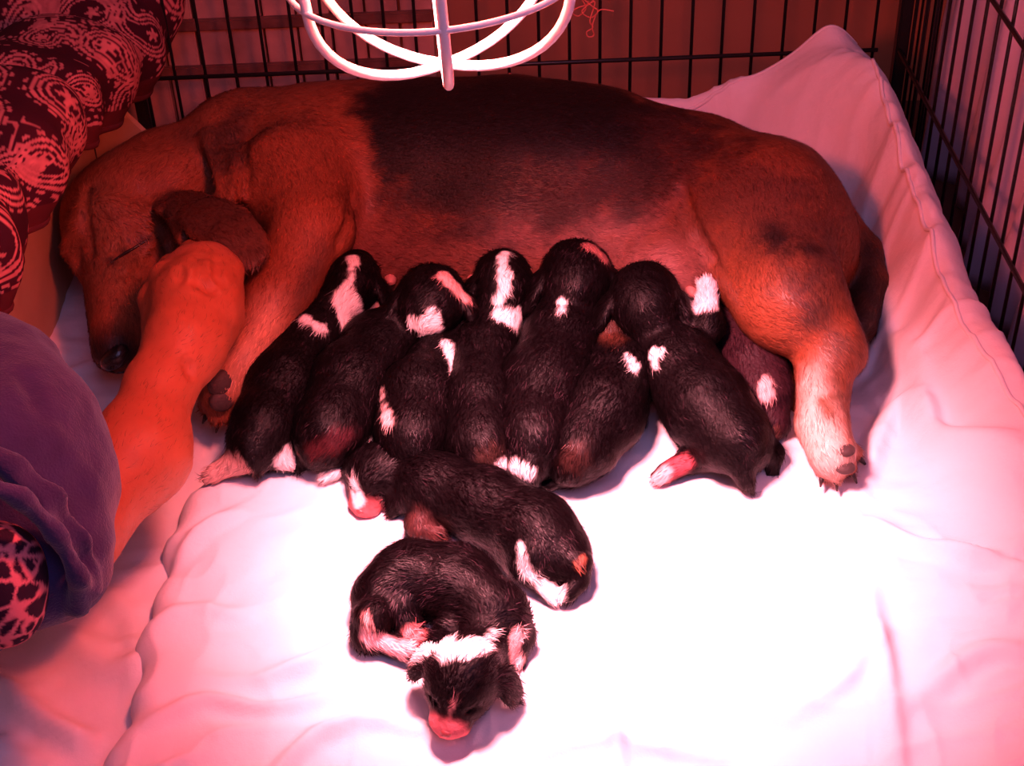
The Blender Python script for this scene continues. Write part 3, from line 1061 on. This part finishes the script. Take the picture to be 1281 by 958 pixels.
    # shut eyelids and the line of the mouth, lying on the skin
    for nm, pts, r in (('eyelid', [(141, 325), (150, 318), (160, 311), (172, 302), (184, 296)], [.0004, .0011, .0015, .0012, .0004]),
                       ('mouth_line', [(116, 462), (128, 471), (142, 476), (160, 472), (178, 452)], [.0006, .0010, .0012, .0010, .0006])):
        w = smooth_path([np.mean([hit(V, x + a, y + b_) for a in (-3, 0, 3) for b_ in (-3, 0, 3)], axis=0) for x, y in pts], 25)
        tube(nm, w, np.interp(np.linspace(0, 1, 25), np.linspace(0, 1, len(r)), r), M['nose'], root, 8)
    return root


build_mother()


# ------------------------------------------------------------------ puppies
BLK = (0.0020, 0.0009, 0.0013)
BRN = (0.045, 0.020, 0.013)
PWHITE = (0.80, 0.72, 0.70)
PPINK = (0.50, 0.17, 0.17)


def build_puppy(label, spine, head, limbs, tail, marks, base=BLK, seed=0, group='puppies nursing in a row', fur_n=9000, wild=.45, nose_m='pinknose', bright=1.0):
    """spine, limbs, tail: pixel balls (px, py, r, z); head: dict(c, fwd, up, muzzle, ears)"""
    b = []
    sp = [S(*q) for q in spine]
    for i in range(len(sp) - 1):
        b.append(rc(sp[i] if i else (sp[0][0], sp[0][1] * .86), sp[i + 1], .012))
    hc, hr = S(*head['c'])
    f, s, u = frame_from(head['fwd'], head['up'])
    b.append(rc((hc - f * hr * .35, hr * .80), (sp[0][0], sp[0][1] * .88), .008))
    b.append(el(hc, (hr * 1.12, hr * .98, hr * .95), (-f, s, u), .008, flow=-f))
    ml = head.get('muzzle', 1.35)
    mt = hc + f * hr * ml - u * hr * .32
    b.append(rc((mt, hr * .42), (hc + f * hr * .55 - u * hr * .22, hr * .60), .007))
    b.append(el(mt - u * hr * .05, (hr * .40, hr * .58, hr * .38), (-f, s, u), .005, flow=-f))
    b.append(rc((mt + f * hr * .30 - u * hr * .16 - s * hr * .4, .0012), (mt + f * hr * .30 - u * hr * .16 + s * hr * .4, .0012), .002, '-'))
    for sg in (-1, 1):
        ey = hc + f * hr * .80 + s * sg * hr * .50 + u * hr * .18
        b.append(rc((ey - s * sg * hr * .16 + f * hr * .1, .0016), (ey + s * sg * hr * .18 - f * hr * .05 - u * hr * .05, .0016), .003, '-'))
        spread = head.get('ears', .95)
        eb = hc + s * sg * hr * (spread + .10) - f * hr * .30 - u * hr * .02
        en = nrm(s * sg + u * .45); ed = nrm(-u + s * sg * .55 - f * .15); ed = nrm(ed - en * np.dot(ed, en))
        b.append(el(eb + ed * hr * .30, (hr * .74, hr * .52, hr * .20), (ed, np.cross(en, ed), en), .0025, flow=ed))
    for L in limbs:
        q = [S(*x) for x in L]
        for i in range(len(q) - 1):
            b.append(rc(q[i], q[i + 1], .006))
        e, pv = q[-1], q[-2]
        d = nrm(e[0] - pv[0]); d[2] *= .3; d = nrm(d); sd = nrm(np.cross(d, (0, 0, 1.0)))
        for t in (-1.05, -.35, .35, 1.05):
            b.append(rc(e, (e[0] + d * e[1] * (1.25 - .18 * abs(t)) + sd * e[1] * t * .62 - np.array([0, 0, e[1] * .25]), e[1] * .36), .0016))
    tq = [S(*x) for x in tail]
    if tq:
        b.append(rc(sp[-1], tq[0], .008))
        for i in range(len(tq) - 1):
            b.append(rc(tq[i], tq[i + 1], .004))
    V, F = soft_body(b, .0021)
    N = vnormals(V, F)
    fl = flow_of(V, b, .004)
    V = V + N * (.0008 * fbm(V, 70, seed, 2))[:, None]
    mk = []
    for m in marks:
        if m[0] == 'muzzle':
            mk.append((el(mt + f * hr * .25 - u * hr * .1, (hr * .62, hr * .68, hr * .50), (-f, s, u)), m[1], .010, .003))
        elif m[0] == 'blaze':
            mk.append((rc((mt + u * hr * .3, hr * .14), (hc + f * hr * .95 + u * hr * .55, hr * .05)), m[1], .003, .001))
        else:
            mk.append((spots(V, m[0]), m[1], m[2], m[3]))
    C = paint(V, base, mk, seed + 40)
    base_pt = sp[len(sp) // 2][0].copy(); base_pt[2] = 0
    root = thing('puppy', base_pt, label, 'puppy', group)
    mesh_obj('body', V, F, M['puppy'], root, True, C)
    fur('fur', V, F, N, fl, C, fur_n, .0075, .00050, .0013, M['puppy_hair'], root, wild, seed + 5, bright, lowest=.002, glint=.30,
        keep=lambda p: np.linalg.norm(p - (mt + f * hr * .15), axis=1) > hr * .62)
    add_nose('nose', mt + f * hr * .36 + u * hr * .12, f, s, u, hr * .17, M[nose_m], root)
    return root


AWAY = np.array([0.05, .95, .12])
UPB = np.array([0, -.45, 1.0])
W, PK = PWHITE, PPINK
build_puppy('black puppy with a white head blaze and spotted white collar, beside the mother\'s foreleg',
    [(412, 388, 33, .060), (390, 420, 42, .048), (356, 478, 46, .040), (330, 535, 40, .033), (320, 556, 34, .028)],
    dict(c=(440, 352, 38, .074), fwd=(.10, .9, .10), up=UPB),
    [[(318, 552, 26, .028), (300, 575, 17, .018), (268, 592, 11, .009)], [(345, 545, 26, .028), (352, 572, 15, .015), (366, 579, 10, .009)],
     [(360, 420, 20, .035), (330, 450, 14, .025), (325, 462, 9, .015)]],
    [(312, 572, 9, .03), (322, 592, 6, .014)],
    [([(441, 316, 9), (440, 338, 5), (427, 366, 8), (436, 384, 17)], W, .003, .002),
     ([(436, 384, 17), (450, 398, 10)], W, .003, .002), ([(382, 392, 7, .09), (405, 405, 6, .085), (440, 402, 8, .085)], W, .003, .002),
     ([(402, 388, 13, .095), (412, 386, 13, .095)], BLK, .002, .001), ([(420, 402, 11, .092), (424, 402, 9, .092)], BLK, .002, .001),
     ([(296, 588, 22, .008), (262, 594, 22, .008)], (.62, .38, .33), .006, .003), ([(356, 582, 16, .006), (372, 582, 16, .006)], W, .005, .003)], seed=1)
build_puppy('black puppy with a curly head and bright white neck patch, second from the mother\'s foreleg',
    [(508, 402, 34, .056), (475, 432, 43, .046), (440, 480, 50, .042), (415, 535, 45, .036), (406, 552, 36, .028)],
    dict(c=(540, 374, 45, .076), fwd=(.05, .9, .0), up=UPB, ears=.98),
    [[(430, 545, 24, .025), (440, 566, 13, .013), (425, 582, 9, .009)], [(395, 548, 22, .025), (385, 570, 13, .013), (378, 580, 9, .009)]],
    [(404, 566, 7, .024), (410, 584, 5, .01)],
    [([(545, 398, 9, .105), (534, 416, 17, .088)], W, .003, .002), ([(534, 416, 16, .088), (514, 408, 9, .085)], W, .003, .002),
     ([(560, 342, 10, .10), (585, 368, 8, .09)], (.62, .30, .28), .003, .002), ([(388, 562, 12, .026), (412, 564, 12, .024)], (.045, .008, .010), .008, .003),
     ([(428, 552, 10, .04), (442, 548, 12, .04)], (.05, .012, .016), .012, .004)], seed=2)
build_puppy('black puppy with a white stripe at the shoulder, tucked behind the loose one\'s head',
    [(566, 428, 28, .045), (550, 455, 36, .042), (525, 498, 49, .041), (516, 545, 46, .036), (514, 565, 36, .028)],
    dict(c=(582, 404, 30, .048), fwd=(.15, .9, .0), up=UPB),
    [[(490, 545, 24, .025), (455, 572, 15, .014), (416, 590, 11, .010)], [(548, 560, 20, .02), (556, 580, 12, .012), (545, 592, 8, .008)]],
    [(510, 585, 7, .02), (505, 600, 5, .01)],
    [([(565, 426, 7, .085), (571, 462, 7, .068)], W, .003, .001), ([(470, 488, 4), (480, 525, 6)], (.72, .48, .45), .006, .003),
     ([(452, 572, 22, .014), (408, 596, 24, .008)], W, .005, .002)], seed=3)
build_puppy('black puppy with a wide white blaze down head and neck, middle of the nursing row',
    [(622, 402, 32, .058), (606, 440, 38, .048), (600, 500, 45, .041), (602, 555, 43, .035), (606, 572, 34, .028)],
    dict(c=(629, 350, 38, .080), fwd=(.03, .9, .10), up=UPB),
    [[(615, 575, 22, .022), (630, 588, 13, .013), (640, 598, 9, .008)], [(585, 565, 22, .022), (575, 585, 12, .012), (580, 596, 8, .008)]],
    [(606, 592, 7, .02), (600, 606, 5, .01)],
    [([(634, 310, 5, .115), (632, 338, 9, .119)], W, .003, .002), ([(632, 338, 9, .119), (622, 366, 7, .112)], W, .003, .002),
     ([(622, 380, 9, .105), (630, 388, 11, .100), (655, 396, 13, .088)], W, .003, .002), ([(634, 590, 14, .008), (640, 592, 14, .008)], W, .004, .002),
     ([(614, 570, 12, .05), (624, 562, 10, .05)], (.030, .014, .011), .012, .005)], seed=4)
build_puppy('damp glossy black puppy with its tail towards the camera, between two nursing littermates',
    [(712, 392, 38, .062), (702, 425, 46, .056), (682, 480, 54, .048), (668, 545, 44, .040), (662, 572, 30, .030)],
    dict(c=(721, 346, 47, .085), fwd=(.03, .9, .05), up=UPB, ears=.96),
    [[(648, 570, 20, .022), (652, 590, 11, .012), (648, 602, 8, .008)], [(682, 568, 20, .022), (676, 588, 12, .012), (670, 600, 8, .008)]],
    [(664, 585, 11, .035), (668, 600, 6, .024), (671, 610, 3, .012)],
    [([(702, 372, 6, .112), (698, 382, 7, .105)], W, .003, .002), ([(640, 590, 12, .006), (655, 598, 12, .006)], W, .004, .002),
     ([(742, 302, 10, .11), (760, 318, 8, .10)], (.35, .12, .11), .004, .002)], seed=5, fur_n=14000, bright=1.4)  # sheen of the damp coat painted in as lighter strand colour
build_puppy('black puppy with a reddish ear and a long tail curled along the bedding',
    [(768, 432, 34, .050), (776, 468, 43, .044), (756, 515, 50, .041), (728, 560, 40, .034), (718, 575, 30, .026)],
    dict(c=(762, 402, 34, .062), fwd=(.05, .9, .0), up=UPB),
    [[(705, 560, 22, .022), (708, 580, 12, .012), (716, 590, 8, .008)], [(792, 500, 20, .022), (796, 525, 12, .013), (792, 540, 8, .008)]],
    [(738, 578, 14, .020), (716, 598, 9, .012), (690, 607, 6, .009), (668, 606, 4, .008)],
    [([(786, 438, 6, .08), (796, 452, 8, .07)], W, .003, .002), ([(752, 405, 14, .09), (765, 420, 12, .085)], (.045, .014, .009), .012, .004),
     ([(704, 582, 12, .03), (720, 572, 14, .03)], (.030, .012, .010), .014, .005)], seed=6)
build_puppy('black puppy with a white forepaw raised to the belly and pink hind pads',
    [(820, 425, 36, .060), (850, 458, 47, .052), (884, 508, 54, .044), (918, 548, 45, .036), (928, 560, 32, .028)],
    dict(c=(806, 374, 47, .084), fwd=(.03, .9, .05), up=UPB, ears=.96),
    [[(870, 430, 22, .05), (886, 408, 20, .07), (884, 358, 12, .085)],
     [(905, 565, 24, .024), (870, 572, 17, .016), (832, 592, 12, .011)], [(945, 550, 24, .026), (966, 568, 14, .016), (966, 582, 9, .009)]],
    [(926, 582, 15, .028), (933, 600, 11, .018), (940, 614, 5, .008)],
    [([(884, 346, 18, .088), (885, 374, 17, .082)], (.85, .72, .72), .004, .001), ([(814, 438, 8, .10), (822, 436, 6, .10)], W, .003, .002),
     ([(812, 442, 7, .095), (814, 452, 6, .09)], W, .003, .002), ([(858, 578, 13), (846, 588, 12)], (.30, .055, .07), .006, .003), ([(838, 594, 9), (820, 596, 12)], (.72, .36, .36), .005, .002)], seed=7)
build_puppy('dark brown puppy half hidden beneath the mother\'s hind leg',
    [(905, 392, 32, .046), (925, 418, 38, .042), (945, 455, 40, .038), (955, 490, 34, .030), (958, 500, 28, .024)],
    dict(c=(892, 368, 30, .050), fwd=(-.1, .9, .0), up=UPB),
    [[(950, 500, 22, .022), (968, 530, 19, .017), (960, 552, 10, .010)], [(965, 460, 20, .026), (985, 488, 12, .014), (978, 500, 9, .010)]],
    [(972, 492, 7, .02), (985, 505, 4, .012)],
    [([(955, 476, 9, .045), (966, 494, 10, .038)], (.66, .42, .40), .004, .002), ([(950, 545, 10, .01), (962, 556, 12, .008)], (.30, .12, .08), .012, .004)],
    base=(.026, .009, .013), seed=8, fur_n=7000)

build_puppy('sleeping black puppy stretched out alone, pink muzzle resting on the white bedding',
    [(500, 592, 33), (545, 610, 42), (610, 634, 46), (672, 668, 49), (702, 694, 38)],
    dict(c=(470, 594, 37), fwd=(-.35, -.9, -.22), up=(-.1, -.55, 1.0), ears=.90, muzzle=1.05),
    [[(535, 630, 24, .022), (522, 656, 15, .014), (545, 668, 10, .010)], [(520, 612, 20, .02), (498, 628, 12, .012), (494, 636, 8, .008)],
     [(668, 690, 28, .026), (652, 706, 17, .016), (686, 738, 11, .010)], [(640, 660, 18, .02), (632, 690, 12, .012), (640, 708, 9, .009)]],
    [(724, 706, 17, .024), (726, 726, 12, .016), (712, 742, 10, .012), (692, 746, 7, .010)],
    [('muzzle', (.42, .11, .12)), ([(645, 685, 5), (650, 708, 8), (660, 722, 10)], W, .004, .002), ([(672, 734, 12), (690, 742, 14)], W, .004, .002),
     ([(436, 612, 9, .02), (442, 624, 7, .015)], W, .004, .002), ([(732, 690, 4, .035), (724, 712, 4, .030)], (.30, .10, .06), .003, .001),
     ([(525, 650, 14, .012), (545, 670, 14, .006)], (.05, .018, .016), .012, .004)],
    seed=9, group='puppies lying apart from the row', fur_n=11000, bright=1.2)
build_puppy('curly-coated black puppy curled round with white collar and pink muzzle, closest to the camera',
    [(606, 812, 37), (616, 772, 44), (572, 732, 48), (514, 724, 45), (478, 748, 38)],
    dict(c=(578, 850, 48, .034), fwd=(-.28, -.95, -.18), up=(.02, -.45, 1.0), muzzle=1.10, ears=.98),
    [[(466, 772, 26, .026), (458, 796, 15, .014), (508, 812, 12, .010)], [(500, 760, 22, .022), (512, 786, 13, .014), (524, 792, 9, .010)],
     [(640, 790, 22, .022), (656, 796, 12, .013), (650, 822, 9, .009)], [(565, 790, 22, .02), (548, 800, 14, .014), (528, 802, 10, .010)]],
    [(450, 788, 9, .016), (452, 806, 6, .010), (466, 814, 4, .008)],
    [('muzzle', (.50, .13, .15)), ('blaze', (.50, .22, .22)), ([(556, 812, 14, .052), (604, 802, 13, .066)], W, .004, .002), ([(604, 800, 9, .066), (622, 786, 5, .068)], W, .003, .002),
     ([(455, 800, 9), (480, 808, 11), (515, 814, 13)], (.72, .42, .42), .004, .002), ([(508, 788, 7), (524, 792, 9)], (.55, .18, .18), .005, .002),
     ([(552, 800, 14, .016), (524, 806, 16, .008)], W, .005, .002), ([(654, 792, 12, .014), (650, 826, 14, .006)], (.74, .46, .44), .004, .002), ([(450, 770, 4, .04), (456, 782, 5, .03)], (.6, .3, .28), .003, .001)],
    seed=10, group='puppies lying apart from the row', fur_n=14000, wild=.9, bright=1.5)


# ------------------------------------------------------------------ the person: bare arm with a closed hand, purple trousered knee
def build_person():
    root = thing('person', P(40, 760, -.02), 'person in purple trousers whose bare arm rests against the sleeping dog\'s cheek', 'person')
    b = []
    hand = S(246, 378, 52, .120)
    wr = S(200, 484, 40, .103); fa = S(174, 568, 58, .085); el_ = S(84, 662, 62, .075)
    b += [rc(el_, fa, .02), rc(fa, wr, .02), rc(wr, S(232, 430, 48, .112), .014), rc(S(232, 430, 48, .112), hand, .014),
          rc(hand, S(258, 345, 42, .122), .012)]
    b.append(rc(S(238, 458, 18, .095), S(284, 405, 20, .104), .010))           # heel of the hand
    # four fingers bent at the knuckles, tucking in under the ear, thumb along the palm side
    kn = [(210, 348, 21), (236, 330, 21), (264, 330, 20), (286, 340, 17)]
    for i, (x, y, r) in enumerate(kn):
        k1 = S(x, y, r, .128)
        k2 = S(x + 6, y - 12, r * .86, .112); k3 = S(x + 10, y + 12, r * .8, .090)
        b += [rc(S(x + (246 - x) * .4, 388, 26, .120), k1, .010), rc(k1, k2, .004), rc(k2, k3, .004)]
    b += [rc(S(200, 420, 22, .105), S(192, 375, 18, .112), .012), rc(S(192, 375, 18, .112), S(205, 345, 14, .112), .006)]
    # upper arm running out of the picture
    up = (el_[0] + np.array([-.26, -.04, .10]), .052)
    b.append(rc(el_, up, .02))
    # creases at the knuckles and the wrist
    cuts = []
    for (x0, y0, x1, y1, z) in ((250, 312, 252, 345, .140), (222, 330, 222, 345, .142), (276, 322, 278, 346, .140), (247, 345, 268, 358, .142), (240, 452, 246, 470, .118)):
        cuts.append([(x0, y0, 3.6), (x1, y1, 3.2)])
    V, F = soft_body(b, .0027)
    for q in cuts:
        for c in spots(V, q, 4)['b']:
            b.append(rc(c, (c[0] + np.array([0, 0, 1e-4]), c[1]), .006, '-'))
    V, F = soft_body(b, .0024)
    N = vnormals(V, F)
    V = V + N * (.0006 * fbm(V, 60, 8, 3))[:, None]
    C = paint(V, (.38, .095, .040), [(rc(S(215, 335, 20, .13), S(285, 325, 20, .13)), (.42, .11, .07), .02, .004)])
    mesh_obj('body', V, F, M['skin'], root, True, C)
    fur('arm_hair', V, F, N, flow_of(V, b, .008), np.tile(np.array([.22, .085, .035]), (len(V), 1)), 9000, .006, .00030, .0007, M['hair'], root, .6, 17, 1.0)
    # trousered knee
    c = []
    kneeC = S(-8, 590, 132, .160)
    c += [rc((kneeC[0] + np.array([-.22, .02, .03]), .085), kneeC, .03), rc(kneeC, S(62, 690, 66, .135), .03), rc(S(-20, 500, 112, .17), S(58, 600, 72, .150), .03),
          rc(S(-60, 760, 80, .12), S(62, 705, 62, .130), .03)]
    # rolled cuff: thick soft rolls running down the front
    rolls = [[(-30, 560, 16, .230), (20, 590, 17, .215), (66, 626, 16, .195), (100, 680, 15, .165), (114, 735, 12, .135)],
             [(-30, 600, 12, .235), (25, 622, 13, .215), (70, 668, 13, .185), (98, 720, 12, .155), (98, 760, 11, .125)],
             [(60, 540, 9, .205), (104, 600, 9, .170), (121, 670, 9, .140)]]
    for R in rolls:
        q = [S(*t) for t in R]
        for i in range(len(q) - 1):
            c.append(rc(q[i], q[i + 1], .008))
    for (pts) in ([(0, 572, 6, .237), (46, 596, 6, .215), (92, 650, 6, .184), (110, 704, 6, .155)], [(30, 470, 5, .225), (70, 540, 5, .21), (96, 600, 4, .19)]):
        q = [S(*t) for t in pts]
        for i in range(len(q) - 1):
            c.append(rc(q[i], q[i + 1], .010, '-'))
    # hollow of the turned-up leg opening
    c.append(el(S(5, 745, 70, .190)[0], (.034, .045, .045), None, .01, '-'))
    V, F = soft_body(c, .0034)
    N = vnormals(V, F)
    V = V + N * (.0022 * fbm(V * np.array([1, 1, 1.6]), 26, 15, 3))[:, None]
    tr = mesh_obj('trouser_leg', V, F, M['purple'], root)
    tr['label'] = 'purple fleece trouser leg with a bunched, rolled-up cuff'
    # patterned lining showing inside the cuff
    g = [rc(S(-90, 730, 80, .150), S(-8, 715, 64, .158), .02), rc(S(-60, 770, 50, .13), S(5, 765, 45, .135), .02)]
    V, F = soft_body(g, .0017)
    Cc = vein_colors(V)
    li = mesh_obj('cuff_lining', V, F, M['print'], root, True, Cc)
    li['label'] = 'dark cloth with pink swirling print inside the cuff'
    return root


build_person()


# ------------------------------------------------------------------ heat lamp with wire guard
def build_lamp():
    B = PD(557, 80, .78)
    ax = nrm(np.array([-.04, .02, 1.0]))
    e1 = nrm(np.cross(ax, (0, 1, 0))); e2 = np.cross(ax, e1)
    root = thing('heat_lamp', B, 'red heat lamp in a white wire guard hanging above the puppies', 'lamp')
    R, H = .072, .050
    for i in range(6):
        a = math.radians(90 + 60 * i + 4)
        rad = math.cos(a) * e1 + math.sin(a) * e2
        pts = []
        for t in np.linspace(0, 1, 14):
            an = t * math.pi / 2
            pts.append(B + rad * R * math.sin(an) ** .9 + ax * H * (1 - math.cos(an)))
        pts += [B + rad * (R + .001) + ax * (H + .02), B + rad * (R + .002) + ax * (H + .05)]
        tube('guard_wire', pts, .0026, M['guard'], root, 10)
    for (r, h) in ((R + .001, H), (R + .003, H + .048)):
        t = np.linspace(0, 2 * math.pi, 65)
        tube('guard_ring', [B + ax * h + r * (math.cos(q) * e1 + math.sin(q) * e2) for q in t], .0016, M['guard'], root, 10)
    tube('guard_tip', [B + ax * .004, B - ax * .004, B - ax * .0075], [.0032, .0028, .001], M['guard'], root, 10)
    # reflector bell
    prof = [(.077, H + .05), (.076, H + .06), (.070, H + .095), (.055, H + .125), (.034, H + .140), (.026, H + .150), (.026, H + .185), (.0, H + .187)]
    prof += [(r - .0015, h - .0015) for r, h in prof[-2::-1]]
    V, F = [], []
    ns = 48
    for (r, h) in prof:
        for s in range(ns):
            q = 2 * math.pi * s / ns
            V.append(B + ax * h + max(r, 1e-4) * (math.cos(q) * e1 + math.sin(q) * e2))
    for i in range(len(prof) - 1):
        for s in range(ns):
            F.append((i * ns + s, i * ns + (s + 1) % ns, (i + 1) * ns + (s + 1) % ns, (i + 1) * ns + s))
    mesh_obj('reflector', V, F, M['alu'], root)
    prof = [(.0001, H + .034), (.02, H + .037), (.033, H + .046), (.038, H + .058), (.034, H + .078), (.018, H + .105), (.013, H + .12), (.013, H + .14)]
    V, F = [], []
    for (r, h) in prof:
        for s in range(24):
            q = 2 * math.pi * s / 24
            V.append(B + ax * h + r * (math.cos(q) * e1 + math.sin(q) * e2))
    for i in range(len(prof) - 1):
        for s in range(24):
            F.append((i * 24 + s, i * 24 + (s + 1) % 24, (i + 1) * 24 + (s + 1) % 24, (i + 1) * 24 + s))
    mesh_obj('bulb', V, F, M['bulb'], root)
    tube('socket', [B + ax * (H + .185), B + ax * (H + .25)], .019, M['black'], root, 20)
    tube('cord', smooth_path([B + ax * (H + .245), B + ax * (H + .36) + e1 * .01, B + ax * (H + .6) + e1 * -.02, B + ax * (H + .9)], 30), .0035, M['black'], root, 8)
    # the light it gives: bare glow of the red bulb, and the bundled beam of the reflector
    pl_ = bpy.data.lights.new('bulb_glow', 'POINT')
    pl_.energy = LIGHTS['bulb_w']; pl_.color = LIGHTS['bulb']; pl_.shadow_soft_size = .03
    po = bpy.data.objects.new('bulb_glow', pl_); po.location = B + ax * (H + .000); link(po)
    sl = bpy.data.lights.new('reflector_beam', 'SPOT')
    sl.energy = LIGHTS['beam_w']; sl.color = LIGHTS['beam']; sl.shadow_soft_size = .05
    sl.spot_size = math.radians(73); sl.spot_blend = 1.0
    so = bpy.data.objects.new('reflector_beam', sl); so.location = B + ax * (H + .002); link(so)
    tgt = P(735, 690, 0)
    so.rotation_euler = (Vector(tgt) - Vector(so.location)).to_track_quat('-Z', 'Y').to_euler()


build_lamp()


# ------------------------------------------------------------------ threads caught on the crate
def build_thread(name, pts, label, rad=.0007, y=YB - .008):
    w = [PY(a, b, y - random.uniform(0, .004)) for a, b in pts]
    o = tube(name, smooth_path(w, len(pts) * 9), rad, M['thread'], None, 6)
    tag(o, label, 'thread')


build_thread('thread_tangle', [(752, -12), (738, 4), (722, 10), (716, 16), (724, 20), (733, 10), (728, -2), (741, 8), (748, 14), (739, 22), (728, 14), (744, 2), (738, 26), (742, 34), (734, 40),
                               (736, 46), (743, 44), (741, 34), (745, 20), (752, 12), (768, 14)],
             'tangled red thread hanging from the crate wire beside the lamp')
build_thread('loose_thread', [(632, 103), (640, 97), (637, 92), (643, 95), (646, 101)], 'short red thread caught low on the crate wire above the dog\'s back')
